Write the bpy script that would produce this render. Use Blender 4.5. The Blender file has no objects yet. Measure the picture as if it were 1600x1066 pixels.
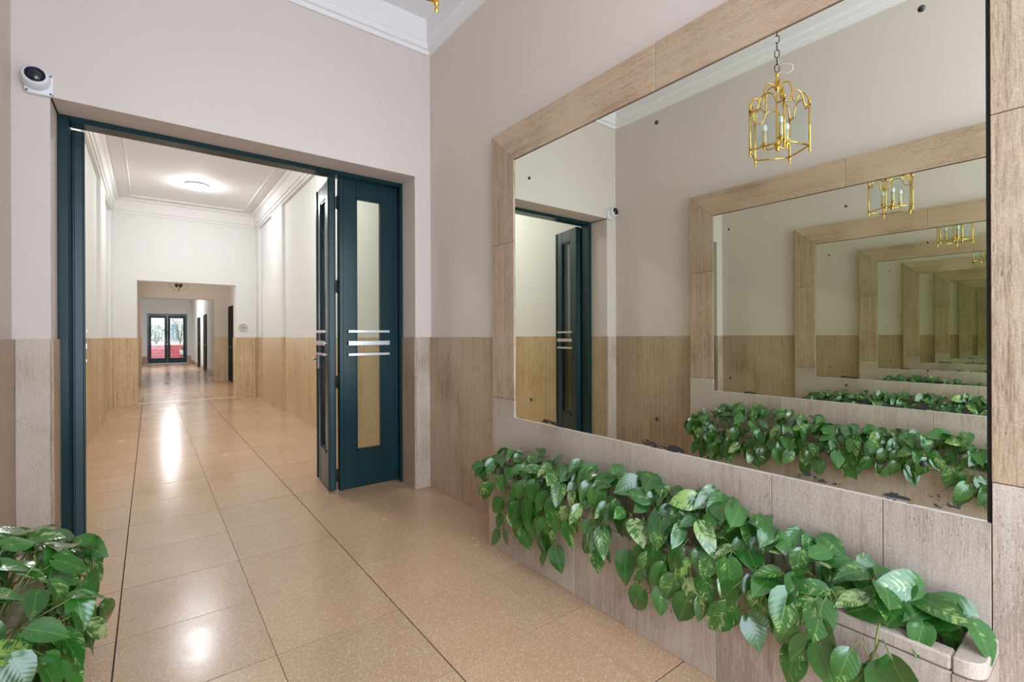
import bpy, bmesh, math, random
from mathutils import Vector, Matrix, noise

scene = bpy.context.scene
COL = scene.collection
PI = math.pi

# ---------------------------------------------------------------- camera
CAM_F, CAM_YAW, CAM_CX, CAM_CY, CAM_ROLL, CAM_H = 748.6, math.radians(38.485), 829.2, 525.0, math.radians(-0.22), 1.3
cam_d = bpy.data.cameras.new('camera')
cam = bpy.data.objects.new('camera', cam_d)
COL.objects.link(cam)
cam_d.sensor_width = 36.0
cam_d.lens = CAM_F / 1600 * 36.0
cam_d.shift_x = -(CAM_CX - 800) / 1600
cam_d.shift_y = (CAM_CY - 533) / 1600
cam_d.clip_start = 0.02
cam_d.clip_end = 200
_R = Vector((math.cos(CAM_YAW), -math.sin(CAM_YAW), 0))
_F = Vector((math.sin(CAM_YAW), math.cos(CAM_YAW), 0))
_U = Vector((0, 0, 1))
_r2 = _R * math.cos(CAM_ROLL) + _U * math.sin(CAM_ROLL)
_u2 = _U * math.cos(CAM_ROLL) - _R * math.sin(CAM_ROLL)
m = Matrix((( _r2.x, _u2.x, -_F.x, 0), (_r2.y, _u2.y, -_F.y, 0), (_r2.z, _u2.z, -_F.z, CAM_H), (0, 0, 0, 1)))
cam.matrix_world = m
scene.camera = cam

# ---------------------------------------------------------------- world, daylight, exposure
world = bpy.data.worlds.new('sky')
scene.world = world
world.use_nodes = True
bg = world.node_tree.nodes['Background']
bg.inputs['Color'].default_value = (0.86, 0.93, 1.0, 1)
bg.inputs['Strength'].default_value = 2.6


def area_light(name, loc, rot, sx, sy, power, color):
    l = bpy.data.lights.new(name, 'AREA')
    l.shape = 'RECTANGLE'
    l.size, l.size_y, l.energy, l.color = sx, sy, power, color
    o = bpy.data.objects.new(name, l)
    COL.objects.link(o)
    o.location, o.rotation_euler = loc, rot
    return o


# daylight entering by the street entrance behind the camera, filling its opening
area_light('entrance_daylight', (0.67, -1.12, 1.75), (PI / 2, 0, 0), 2.15, 3.35, 102, (0.66, 0.79, 1.0))

# added fill light that brightens the vestibule between the two archways
area_light('vestibule_fill_light', (-0.57, 14.5, 1.9), (0, -PI / 2, 0), 1.3, 1.3, 62, (0.97, 0.98, 1.0))

scene.view_settings.view_transform = 'Standard'
scene.view_settings.look = 'None'
scene.view_settings.exposure = 0.0
scene.view_settings.gamma = 1.0
scene.view_settings.use_curve_mapping = False
cy = scene.cycles
cy.max_bounces = 22
cy.diffuse_bounces = 6
cy.glossy_bounces = 18
cy.transmission_bounces = 10
cy.transparent_max_bounces = 24
cy.sample_clamp_indirect = 6.0
cy.caustics_reflective = True
cy.blur_glossy = 0.3
cy.use_denoising = True

# ---------------------------------------------------------------- materials
MATS = {}


def new_mat(name):
    mt = bpy.data.materials.new(name)
    mt.use_nodes = True
    nt = mt.node_tree
    for n in list(nt.nodes):
        nt.nodes.remove(n)
    out = nt.nodes.new('ShaderNodeOutputMaterial')
    MATS[name] = mt
    return mt, nt, out


class N:
    """tiny node helper"""
    def __init__(s, nt):
        s.nt = nt

    def n(s, typ, **kw):
        nd = s.nt.nodes.new(typ)
        for k, v in kw.items():
            if k in ('op', 'operation'):
                nd.operation = v
            elif k.startswith('_'):
                setattr(nd, k[1:], v)
        return nd

    def l(s, a, b):
        s.nt.links.new(a, b)

    def val(s, inp, v):
        if isinstance(v, bpy.types.NodeSocket):
            s.l(v, inp)
        else:
            inp.default_value = v

    def math(s, op, a, b=None, c=None, clamp=False):
        nd = s.n('ShaderNodeMath', op=op)
        nd.use_clamp = clamp
        s.val(nd.inputs[0], a)
        if b is not None:
            s.val(nd.inputs[1], b)
        if c is not None:
            s.val(nd.inputs[2], c)
        return nd.outputs[0]

    def mix(s, f, a, b, blend='MIX'):
        nd = s.n('ShaderNodeMix')
        nd.data_type = 'RGBA'
        nd.blend_type = blend
        s.val(nd.inputs['Factor'], f)
        s.val(nd.inputs[6], a)
        s.val(nd.inputs[7], b)
        return nd.outputs[2]

    def noise(s, vec, scale, detail=3, rough=0.55):
        nd = s.n('ShaderNodeTexNoise')
        s.val(nd.inputs['Vector'], vec)
        nd.inputs['Scale'].default_value = scale
        nd.inputs['Detail'].default_value = detail
        nd.inputs['Roughness'].default_value = rough
        return nd.outputs['Fac']

    def ramp(s, f, stops):
        nd = s.n('ShaderNodeValToRGB')
        s.val(nd.inputs['Fac'], f)
        e = nd.color_ramp.elements
        while len(e) < len(stops):
            e.new(0.5)
        for i, (p, c) in enumerate(stops):
            e[i].position = p
            e[i].color = c if len(c) == 4 else (*c, 1)
        return nd.outputs['Color']

    def mapr(s, f, a, b, c=0.0, d=1.0):
        nd = s.n('ShaderNodeMapRange')
        s.val(nd.inputs['Value'], f)
        nd.inputs['From Min'].default_value = a
        nd.inputs['From Max'].default_value = b
        nd.inputs['To Min'].default_value = c
        nd.inputs['To Max'].default_value = d
        return nd.outputs['Result']

    def coords(s, scale=(1, 1, 1), rand=0.0, kind='Object'):
        tc = s.n('ShaderNodeTexCoord')
        v = tc.outputs[kind]
        if rand:
            oi = s.n('ShaderNodeObjectInfo')
            mul = s.math('MULTIPLY', oi.outputs['Random'], rand)
            add = s.n('ShaderNodeVectorMath', op='ADD')
            s.l(v, add.inputs[0])
            cmb = s.n('ShaderNodeCombineXYZ')
            for i in range(3):
                s.l(mul, cmb.inputs[i])
            s.l(cmb.outputs[0], add.inputs[1])
            v = add.outputs[0]
        mp = s.n('ShaderNodeVectorMath', op='MULTIPLY')
        s.l(v, mp.inputs[0])
        mp.inputs[1].default_value = scale
        return mp.outputs[0]

    def bump(s, h, strength=0.2, dist=0.01):
        nd = s.n('ShaderNodeBump')
        s.val(nd.inputs['Height'], h)
        nd.inputs['Strength'].default_value = strength
        nd.inputs['Distance'].default_value = dist
        return nd.outputs[0]

    def princ(s, out, color, rough=0.5, metal=0.0, normal=None, spec=0.5, **kw):
        b = s.n('ShaderNodeBsdfPrincipled')
        s.val(b.inputs['Base Color'], color)
        s.val(b.inputs['Roughness'], rough)
        s.val(b.inputs['Metallic'], metal)
        s.val(b.inputs['Specular IOR Level'], spec)
        if normal is not None:
            s.l(normal, b.inputs['Normal'])
        for k, v in kw.items():
            s.val(b.inputs[k.replace('_', ' ')], v)
        s.l(b.outputs[0], out.inputs[0])
        return b


def c4(r, g, b):
    return (r, g, b, 1.0)


def srgb(r, g, b):
    f = lambda x: (x / 255 / 12.92) if x / 255 <= 0.04045 else ((x / 255 + 0.055) / 1.055) ** 2.4
    return (f(r), f(g), f(b), 1.0)


def simple(name, col, rough=0.5, metal=0.0, spec=0.5, **kw):
    mt, nt, out = new_mat(name)
    N(nt).princ(out, col, rough, metal, spec=spec, **kw)
    return mt


def paint(name, col, rough=0.75, var=0.06):
    mt, nt, out = new_mat(name)
    h = N(nt)
    v = h.coords()
    big = h.noise(v, 1.3, 3)
    col2 = tuple(x * (1 - var) for x in col[:3]) + (1,)
    c = h.mix(big, col, col2)
    fine = h.noise(v, 90, 2)
    med = h.noise(v, 14, 2)
    bm = h.math('ADD', h.math('MULTIPLY', fine, 0.35), med)
    h.princ(out, c, rough, normal=h.bump(bm, 0.12, 0.004), spec=0.25)
    return mt


def travertine(name, axis, light, mid, dark, rough=0.42, stripe=1.0):
    """banded limestone: veins run along the given axis, with small open pits"""
    mt, nt, out = new_mat(name)
    h = N(nt)
    sc_v = [42.0, 42.0, 42.0]
    sc_v[axis] = 0.9
    sc_f = [210.0, 210.0, 210.0]
    sc_f[axis] = 17.0
    sc_p = [210.0, 210.0, 210.0]
    sc_p[axis] = 45.0
    base = h.coords((1, 1, 1), rand=37.0)

    def scaled(sc):
        nd = h.n('ShaderNodeVectorMath', op='MULTIPLY')
        h.l(base, nd.inputs[0])
        nd.inputs[1].default_value = sc
        return nd.outputs[0]
    warp = h.noise(base, 2.2, 2)
    v1 = h.noise(scaled(sc_v), 1.0, 4, 0.6)
    v2 = h.noise(scaled(sc_f), 1.0, 4, 0.65)
    cloud = h.noise(base, 1.7, 3)
    vein = h.math('ADD', h.math('MULTIPLY', v1, 0.40), h.math('MULTIPLY', v2, 0.60))
    vein = h.math('ADD', h.math('MULTIPLY', h.math('SUBTRACT', vein, 0.5), stripe), 0.5)
    vein = h.math('ADD', vein, h.math('MULTIPLY', h.math('SUBTRACT', cloud, 0.5), 0.22 + 0.5 * (1 - stripe)))
    col = h.ramp(vein, [(0.37, dark), (0.47, mid), (0.57, light)])
    grain = h.noise(base, 230, 3, 0.7)
    col = h.mix(1.0, col, h.mapr(grain, 0.25, 0.75, 0.72, 1.26), 'MULTIPLY')
    pit_n = h.noise(scaled(sc_p), 1.0, 3, 0.6)
    pit_m = h.noise(base, 5.0, 2)
    pit = h.math('MULTIPLY', h.mapr(pit_n, 0.60, 0.68), h.mapr(pit_m, 0.44, 0.58), clamp=True)
    oi = h.n('ShaderNodeObjectInfo')
    tone = h.mapr(oi.outputs['Random'], 0, 1, 0.93, 1.07)
    col = h.mix(1.0, col, tone, 'MULTIPLY')
    col = h.mix(h.math('MULTIPLY', pit, 0.62), col, tuple(x * 0.35 for x in dark[:3]) + (1,))
    hgt = h.math('SUBTRACT', h.math('MULTIPLY', v2, 0.25), pit)
    h.princ(out, col, rough, normal=h.bump(hgt, 0.35, 0.004), spec=0.35)
    return mt


def terrazzo(name, a, b, chip, rough=0.205):
    mt, nt, out = new_mat(name)
    h = N(nt)
    v = h.coords((1, 1, 1), rand=23.0)
    vo = h.n('ShaderNodeTexVoronoi')
    h.l(v, vo.inputs['Vector'])
    vo.inputs['Scale'].default_value = 150
    vo.inputs['Randomness'].default_value = 1.0
    d = vo.outputs['Distance']
    colr = vo.outputs['Color']
    sep = h.n('ShaderNodeSeparateColor')
    h.l(colr, sep.inputs[0])
    pick = h.math('GREATER_THAN', sep.outputs[0], 0.42)
    inside = h.mapr(d, 0.42, 0.30)
    ch = h.math('MULTIPLY', pick, inside, clamp=True)
    pick2 = h.math('MULTIPLY', h.math('LESS_THAN', sep.outputs[1], 0.16), inside, clamp=True)
    big = h.noise(v, 2.5, 3)
    oi = h.n('ShaderNodeObjectInfo')
    base = h.mix(h.math('MULTIPLY', big, 0.9), a, b)
    tone = h.mapr(oi.outputs['Random'], 0, 1, 0.94, 1.05)
    base = h.mix(1.0, base, tone, 'MULTIPLY')
    base = h.mix(h.math('MULTIPLY', ch, 0.6), base, chip)
    base = h.mix(h.math('MULTIPLY', pick2, 0.35), base, c4(0.16, 0.09, 0.05))
    wear = h.noise(v, 3.5, 3)
    ro = h.mapr(wear, 0.3, 0.75, rough * 0.8, rough * 1.35)
    fine = h.noise(v, 22, 2)
    h.princ(out, base, ro, normal=h.bump(fine, 0.012, 0.01), spec=0.55)
    return mt


M_paint = paint('lobby_paint', c4(0.675, 0.592, 0.535))
M_cpaint = paint('corridor_paint', c4(0.765, 0.77, 0.75), var=0.03)
M_tan = paint('vestibule_shaded_paint', c4(0.60, 0.53, 0.44))  # the vestibule's shade is put into this darker tan
M_white = paint('white_plaster', c4(0.80, 0.78, 0.77), var=0.02)
T_L, T_M, T_D = c4(0.50, 0.375, 0.265), c4(0.42, 0.30, 0.20), c4(0.25, 0.165, 0.10)
M_trav = travertine('travertine_upright', 2, T_L, T_M, T_D, stripe=0.85)
M_travy = travertine('travertine_lengthwise', 1, c4(0.53, 0.39, 0.27), c4(0.46, 0.325, 0.215), c4(0.32, 0.215, 0.135), stripe=0.6)
M_travp = travertine('travertine_pale', 2, c4(0.53, 0.445, 0.375), c4(0.46, 0.37, 0.30), c4(0.31, 0.235, 0.18), stripe=0.5)
M_travc = travertine('travertine_corridor', 2, c4(0.66, 0.51, 0.32), c4(0.56, 0.41, 0.235), c4(0.34, 0.225, 0.115))
M_floor = terrazzo('terrazzo', c4(0.555, 0.362, 0.222), c4(0.475, 0.298, 0.175), c4(0.84, 0.70, 0.54))
M_grout = simple('dark_joint', c4(0.035, 0.027, 0.02), 0.9)
M_marble = simple('pale_marble', c4(0.68, 0.64, 0.57), 0.25)
M_dark = simple('black_gap', c4(0.006, 0.006, 0.006), 0.7)
M_screw = simple('screw_metal', c4(0.035, 0.034, 0.033), 0.4, 0.6)
M_chrome = simple('brushed_metal', c4(0.66, 0.65, 0.66), 0.32, 0.85)
M_litedge = simple('lit_edge_tone', c4(0.75, 0.72, 0.68), 0.3, 0.3)  # brightness of a lit bevel given as colour
M_brass = simple('polished_brass', c4(0.78, 0.50, 0.11), 0.17, 1.0)
M_darkbrass = simple('dark_bronze', c4(0.05, 0.045, 0.035), 0.4, 0.7)
M_chain = simple('blackened_chain', c4(0.05, 0.045, 0.045), 0.45, 0.8)
M_candle = simple('ivory_candle_sleeve', c4(0.75, 0.65, 0.42), 0.5)
M_bulb = simple('milk_white_bulb', c4(0.85, 0.87, 0.88), 0.2)
M_plastic = simple('white_plastic', c4(0.75, 0.76, 0.78), 0.35)
M_grey = simple('pale_grey_plastic', c4(0.50, 0.50, 0.50), 0.4)
M_lens = simple('black_lens', c4(0.006, 0.008, 0.014), 0.06, spec=0.8)
M_ring = simple('dark_blue_ring', c4(0.02, 0.03, 0.06), 0.2)
M_soil = paint('potting_soil', c4(0.035, 0.024, 0.017), 0.95)
M_stem = simple('vine_stem', c4(0.16, 0.20, 0.045), 0.5)
M_red = paint('red_painted_brick', c4(0.62, 0.10, 0.13), 0.7, 0.2)
M_mortar = simple('pale_mortar', c4(0.70, 0.45, 0.45), 0.9)
M_pinkwall = paint('pale_pink_render', c4(0.86, 0.78, 0.79), 0.8)
M_court = simple('courtyard_paving', c4(0.45, 0.42, 0.42), 0.8)
M_shut = simple('blue_grey_window', c4(0.30, 0.38, 0.50), 0.3)
M_bush = simple('bush_green', c4(0.10, 0.17, 0.10), 0.5)
M_pot = simple('white_glazed_pot', c4(0.86, 0.86, 0.86), 0.25)
M_blackdoor = simple('blackish_door_paint', c4(0.005, 0.008, 0.008), 0.6, spec=0.1)


def door_paint():
    mt, nt, out = new_mat('dark_green_gloss_paint')
    h = N(nt)
    v = h.coords()
    n1 = h.noise(v, 3, 3)
    n2 = h.noise(v, 45, 2)
    c = h.mix(n1, c4(0.0012, 0.022, 0.027), c4(0.0022, 0.036, 0.042))
    h.princ(out, c, 0.28, normal=h.bump(n2, 0.10, 0.004), spec=0.38)
    return mt


M_green = door_paint()


def pane_mat(name, tint, refl=0.08):
    mt, nt, out = new_mat(name)
    h = N(nt)
    tr = h.n('ShaderNodeBsdfTransparent')
    tr.inputs[0].default_value = tint
    gl = h.n('ShaderNodeBsdfGlossy')
    gl.inputs['Roughness'].default_value = 0.02
    ge = h.n('ShaderNodeNewGeometry')
    dt = h.n('ShaderNodeVectorMath', op='DOT_PRODUCT')
    h.l(ge.outputs['Normal'], dt.inputs[0])
    h.l(ge.outputs['Incoming'], dt.inputs[1])
    fc = h.math('SUBTRACT', 1.0, h.math('ABSOLUTE', dt.outputs['Value']))
    fr = h.math('ADD', 0.035, h.math('MULTIPLY', h.math('POWER', fc, 5.0), 0.7))
    mx = h.n('ShaderNodeMixShader')
    h.l(fr, mx.inputs[0])
    h.l(tr.outputs[0], mx.inputs[1])
    h.l(gl.outputs[0], mx.inputs[2])
    h.l(mx.outputs[0], out.inputs[0])
    return mt


M_glass = pane_mat('door_glass', c4(0.93, 0.96, 0.92))
M_lglass = pane_mat('lantern_glass', c4(0.955, 0.98, 0.975))


def mirror_mat(z0):
    mt, nt, out = new_mat('old_silvered_mirror')
    h = N(nt)
    tc = h.n('ShaderNodeTexCoord')
    sp = h.n('ShaderNodeSeparateXYZ')
    h.l(tc.outputs['Object'], sp.inputs[0])
    g = h.n('ShaderNodeBsdfGlossy')
    g.inputs['Color'].default_value = (0.86, 0.893, 0.80, 1)
    g.inputs['Roughness'].default_value = 0.0
    # patches where the silvering has come away along the lower edge
    hz = h.math('SUBTRACT', sp.outputs[2], z0)
    cm = h.n('ShaderNodeCombineXYZ')
    h.l(sp.outputs[1], cm.inputs[1])
    h.l(h.math('MULTIPLY', sp.outputs[2], 2.5), cm.inputs[2])
    h.l(h.math('MULTIPLY', sp.outputs[0], 9.0), cm.inputs[0])
    big = h.noise(cm.outputs[0], 5.5, 3, 0.6)
    fine = h.noise(cm.outputs[0], 55, 3, 0.7)
    fac = h.math('ADD', h.math('MULTIPLY', big, 0.8), h.math('MULTIPLY', fine, 0.25))
    thr = h.mapr(hz, 0.008, 0.055, 0.545, 0.68)
    thr2 = h.math('ADD', thr, h.math('MULTIPLY', h.math('LESS_THAN', hz, 0.012), 0.06))
    mask = h.mapr(h.math('SUBTRACT', fac, thr2), 0.0, 0.012)
    mask = h.math('MULTIPLY', mask, h.math('LESS_THAN', hz, 0.09), clamp=True)
    d = h.n('ShaderNodeBsdfDiffuse')
    d.inputs[0].default_value = (0.045, 0.045, 0.05, 1)
    mx = h.n('ShaderNodeMixShader')
    h.l(mask, mx.inputs[0])
    h.l(g.outputs[0], mx.inputs[1])
    h.l(d.outputs[0], mx.inputs[2])
    h.l(mx.outputs[0], out.inputs[0])
    return mt


def lamp_mat(name, strength, col):
    mt, nt, out = new_mat(name)
    h = N(nt)
    e = h.n('ShaderNodeEmission')
    e.inputs[0].default_value = col
    e.inputs[1].default_value = strength
    h.l(e.outputs[0], out.inputs[0])
    return mt


def leaf_mat(name, yellow_bias):
    mt, nt, out = new_mat(name)
    h = N(nt)
    uv = h.n('ShaderNodeUVMap')
    sp = h.n('ShaderNodeSeparateXYZ')
    h.l(uv.outputs[0], sp.inputs[0])
    u = h.math('SUBTRACT', sp.outputs[0], 0.5)
    vv = sp.outputs[1]
    au = h.math('ABSOLUTE', u)
    oi = h.n('ShaderNodeObjectInfo')
    rnd = oi.outputs['Random']
    r2 = h.math('FRACT', h.math('MULTIPLY', rnd, 17.31))
    r3 = h.math('FRACT', h.math('MULTIPLY', rnd, 91.7))
    # streaks fan out from the midrib
    sweep = h.math('SUBTRACT', vv, h.math('MULTIPLY', au, 0.75))
    cm = h.n('ShaderNodeCombineXYZ')
    h.l(h.math('MULTIPLY', u, 2.2), cm.inputs[0])
    h.l(h.math('MULTIPLY', sweep, 9.0), cm.inputs[1])
    h.l(h.math('MULTIPLY', rnd, 60.0), cm.inputs[2])
    st = h.noise(cm.outputs[0], 1.5, 5, 0.65)
    cm2 = h.n('ShaderNodeCombineXYZ')
    h.l(h.math('MULTIPLY', u, 1.6), cm2.inputs[0])
    h.l(vv, cm2.inputs[1])
    h.l(h.math('MULTIPLY', rnd, 33.0), cm2.inputs[2])
    patch = h.noise(cm2.outputs[0], 2.0, 2)
    sum_ = h.math('ADD', h.math('MULTIPLY', st, 0.62), h.math('MULTIPLY', patch, 0.38))
    thr = h.mapr(r2, 0, 1, 0.53 - yellow_bias, 0.68 - yellow_bias)
    vmask = h.math('MULTIPLY', h.math('SUBTRACT', sum_, thr), 22.0, clamp=True)
    g1 = h.mix(r3, c4(0.006, 0.052, 0.012), c4(0.026, 0.140, 0.020))
    g2 = h.mix(h.math('MULTIPLY', patch, 0.6), g1, c4(0.055, 0.205, 0.024))
    var = h.mix(r3, c4(0.26, 0.42, 0.07), c4(0.50, 0.56, 0.27))
    col = h.mix(h.math('MULTIPLY', vmask, 0.72), g2, var)
    rib = h.mapr(au, 0.020, 0.006)
    rib = h.math('MULTIPLY', rib, 0.32, clamp=True)
    col = h.mix(rib, col, c4(0.30, 0.42, 0.12))
    wv = h.math('SINE', h.math('MULTIPLY', sweep, 44.0))
    hg = h.math('SUBTRACT', h.math('MULTIPLY', wv, 0.2), rib)
    b = h.n('ShaderNodeBsdfPrincipled')
    h.l(col, b.inputs['Base Color'])
    b.inputs['Roughness'].default_value = 0.2
    b.inputs['Specular IOR Level'].default_value = 0.75
    h.l(h.bump(hg, 0.2, 0.003), b.inputs['Normal'])
    b.inputs['Coat Weight'].default_value = 0.25
    b.inputs['Coat Roughness'].default_value = 0.12
    t = h.n('ShaderNodeBsdfTranslucent')
    h.l(h.mix(0.5, col, c4(0.25, 0.45, 0.05)), t.inputs[0])
    mx = h.n('ShaderNodeMixShader')
    mx.inputs[0].default_value = 0.10
    h.l(b.outputs[0], mx.inputs[1])
    h.l(t.outputs[0], mx.inputs[2])
    h.l(mx.outputs[0], out.inputs[0])
    return mt


M_leaf = leaf_mat('pothos_leaf', 0.0)
M_leafy = leaf_mat('pothos_leaf_marbled', 0.07)


# ---------------------------------------------------------------- mesh helpers
class MB:
    def __init__(s):
        s.v, s.f, s.sm = [], [], []

    def add(s, vs, fs, smooth=False):
        o = len(s.v)
        s.v += [tuple(x) for x in vs]
        s.f += [tuple(i + o for i in f) for f in fs]
        s.sm += [smooth] * len(fs)
        return s

    def box(s, x0, x1, y0, y1, z0, z1):
        vs = [(x0, y0, z0), (x1, y0, z0), (x1, y1, z0), (x0, y1, z0), (x0, y0, z1), (x1, y0, z1), (x1, y1, z1), (x0, y1, z1)]
        return s.add(vs, [(0, 3, 2, 1), (4, 5, 6, 7), (0, 1, 5, 4), (1, 2, 6, 5), (2, 3, 7, 6), (3, 0, 4, 7)])

    def bbox(s, x0, x1, y0, y1, z0, z1, b=0.004):
        """box with chamfered edges"""
        bm = bmesh.new()
        bmesh.ops.create_cube(bm, size=1)
        for v in bm.verts:
            v.co = Vector(((x0 + x1) / 2 + v.co.x * (x1 - x0), (y0 + y1) / 2 + v.co.y * (y1 - y0), (z0 + z1) / 2 + v.co.z * (z1 - z0)))
        bmesh.ops.bevel(bm, geom=list(bm.edges), offset=b, segments=1, affect='EDGES')
        return s.frombm(bm)

    def frombm(s, bm, smooth=False):
        bm.verts.index_update()
        s.add([v.co[:] for v in bm.verts], [[v.index for v in f.verts] for f in bm.faces], smooth)
        bm.free()
        return s

    def prism(s, poly, axis, a, b, bev=0.0):
        """polygon in the two other axes (in order), extruded along axis from a to b"""
        bm = bmesh.new()
        def P(p, t):
            q = list(p)
            q.insert(axis, t)
            return q
        va = [bm.verts.new(P(p, a)) for p in poly]
        vb = [bm.verts.new(P(p, b)) for p in poly]
        n = len(poly)
        bm.faces.new(va)
        bm.faces.new(vb[::-1])
        for i in range(n):
            bm.faces.new((va[i], vb[i], vb[(i + 1) % n], va[(i + 1) % n]))
        bmesh.ops.recalc_face_normals(bm, faces=list(bm.faces))
        if bev:
            bmesh.ops.bevel(bm, geom=list(bm.edges), offset=bev, segments=1, affect='EDGES')
        return s.frombm(bm)

    def tube(s, pts, r, sides=6, cap=True, closed=False):
        pts = [Vector(p) for p in pts]
        n = len(pts)
        rs = r if isinstance(r, (list, tuple)) else [r] * n
        rings = []
        up = None
        for i, p in enumerate(pts):
            if closed:
                t = pts[(i + 1) % n] - pts[i - 1]
            else:
                t = pts[min(i + 1, n - 1)] - pts[max(i - 1, 0)]
            if t.length < 1e-9:
                t = Vector((0, 0, 1))
            t.normalize()
            if up is None:
                up = t.orthogonal().normalized()
            else:
                up = (up - t * up.dot(t))
                up = up.normalized() if up.length > 1e-6 else t.orthogonal().normalized()
            b = t.cross(up)
            rings.append([p + (up * math.cos(2 * PI * k / sides) + b * math.sin(2 * PI * k / sides)) * rs[i] for k in range(sides)])
        vs = [q for rg in rings for q in rg]
        fs = []
        for i in range(n if closed else n - 1):
            j = (i + 1) % n
            for k in range(sides):
                k2 = (k + 1) % sides
                fs.append((i * sides + k, i * sides + k2, j * sides + k2, j * sides + k))
        if cap and not closed:
            fs.append(tuple(range(sides))[::-1])
            fs.append(tuple((n - 1) * sides + k for k in range(sides)))
        return s.add(vs, fs, True)

    def lathe(s, prof, c=(0, 0, 0), sides=24, mat=None):
        """profile of (radius, height) about z, optionally turned by a matrix"""
        vs, fs = [], []
        n = len(prof)
        for (r, z) in prof:
            for k in range(sides):
                a = 2 * PI * k / sides
                p = Vector((max(r, 1e-5) * math.cos(a), max(r, 1e-5) * math.sin(a), z))
                if mat is not None:
                    p = mat @ p
                vs.append(p + Vector(c))
        for i in range(n - 1):
            for k in range(sides):
                k2 = (k + 1) % sides
                fs.append((i * sides + k, i * sides + k2, (i + 1) * sides + k2, (i + 1) * sides + k))
        return s.add(vs, fs, True)


def world_loc(o):
    v = Vector((0, 0, 0))
    while o is not None:
        v += o.location
        o = o.parent
    return v


def put(name, mb, mat, parent=None, kind=None, origin=None):
    """link the collected shape (in room coordinates) as one mesh object"""
    me = bpy.data.meshes.new(name)
    base = world_loc(parent) if parent else Vector((0, 0, 0))
    org = Vector(origin) if origin is not None else base
    me.from_pydata([tuple(Vector(v) - org) for v in mb.v], [], mb.f)
    me.polygons.foreach_set('use_smooth', mb.sm)
    me.materials.append(mat)
    me.update()
    o = bpy.data.objects.new(name, me)
    COL.objects.link(o)
    o.parent = parent
    o.location = org - base
    if kind:
        o['kind'] = kind
    return o


def empty(name, loc=(0, 0, 0), label=None, cat=None, group=None, kind=None):
    o = bpy.data.objects.new(name, None)
    o.empty_display_size = 0.1
    COL.objects.link(o)
    o.location = loc
    tag(o, label, cat, group, kind)
    return o


def tag(o, label=None, cat=None, group=None, kind=None):
    if label:
        o['label'] = label
    if cat:
        o['category'] = cat
    if group:
        o['group'] = group
    if kind:
        o['kind'] = kind
    return o


def B(*a):
    return MB().box(*a)


def BB(x0, x1, y0, y1, z0, z1, b=0.003):
    return MB().bbox(x0, x1, y0, y1, z0, z1, b)


# ---------------------------------------------------------------- dimensions
XR, XL = 1.918, -0.59          # lobby side walls
YB, YF = 3.81, -1.05           # back wall face, entrance wall face
OL, OR, OZ = -0.4375, 1.773, 2.664   # doorway opening
WZ = 1.292                     # top of the stone wainscot
T = 0.013                      # slab thickness
MR, ML = 1.8655, -0.515        # mirror planes
FR, FL = 1.858, -0.508         # stone surround faces
MY0, MY1, MZ0, MZ1 = 0.25, 2.5126, 0.7644, 2.4521
SY0, SY1, SZ1 = 0.0, 2.765, 2.675
BYL, BYR = -0.595, 1.865       # corridor bays
PXL, PXR = -0.55, 1.82         # corridor piers
CY0, CY1 = 4.20, 11.95

# ---------------------------------------------------------------- floor
floor = put('floor', B(-0.75, 2.05, -1.4, 29.9, -0.12, -0.006), M_grout, kind='structure')
gx = [-0.595, -0.117, 0.403, 0.927, 1.450, 1.915]
strong_x = {1, 3}
rows_y = [2.18 + 0.53 * k for k in range(-6, 29)]
tile_cache = {}
nrow = len(rows_y) - 1
for j in range(nrow):
    y0, y1 = rows_y[j], rows_y[j + 1]
    sy = lambda k: 0.0032 if k % 2 == 0 else 0.0018
    for i in range(5):
        x0, x1 = gx[i], gx[i + 1]
        e0 = 0.0025 if i in strong_x else 0.0009
        e1 = 0.0025 if i + 1 in strong_x else 0.0009
        key = (i, j % 2)
        ax0, ax1, ay0, ay1 = x0 + e0, x1 - e1, y0 + sy(j), y1 - sy(j + 1)
        if key not in tile_cache:
            o = put('floor_tile', BB(ax0, ax1, ay0, ay1, -0.02, 0.0, 0.0007), M_floor, floor, origin=((ax0 + ax1) / 2, (ay0 + ay1) / 2, 0))
            tile_cache[key] = o
        else:
            o = tile_cache[key].copy()
            COL.objects.link(o)
            o.parent = floor
            o.location = ((ax0 + ax1) / 2, (ay0 + ay1) / 2, 0)
yend = rows_y[-1]
put('far_paving', B(-0.6, 1.9, yend + 0.002, 29.9, -0.02, 0.0), M_floor, floor)
put('threshold_strip', BB(-0.19, 1.45, 12.02, 12.20, -0.004, 0.002, 0.0008), M_marble, floor)
put('threshold_strip', BB(-0.19, 1.49, 29.55, 29.88, -0.004, 0.004, 0.0008), M_marble, floor)

# ---------------------------------------------------------------- lobby walls
wr = put('wall_right', B(XR, XR + 0.15, YF - 0.3, YB + 0.35, 0, 4.15), M_paint, kind='structure')
wl = put('wall_left', B(XL - 0.15, XL, YF - 0.3, YB + 0.35, 0, 4.15), M_paint, kind='structure')
mb = MB()
mb.box(XL, OL, YB, CY0, 0, 4.15).box(OR, XR, YB, CY0, 0, 4.15).box(OL, OR, YB, CY0, OZ, 4.15)
wb = put('wall_back', mb, M_paint, kind='structure')
mb = MB()
mb.box(XL, OL, YF - 0.3, YF, 0, 4.15).box(OR, XR, YF - 0.3, YF, 0, 4.15).box(OL, OR, YF - 0.3, YF, 3.5, 4.15)
wf = put('wall_front', mb, M_paint, kind='structure')
put('ceiling', B(XL - 0.1, XR + 0.1, YF - 0.2, YB + 0.2, 4.0, 4.10), M_white, kind='structure')


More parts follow.
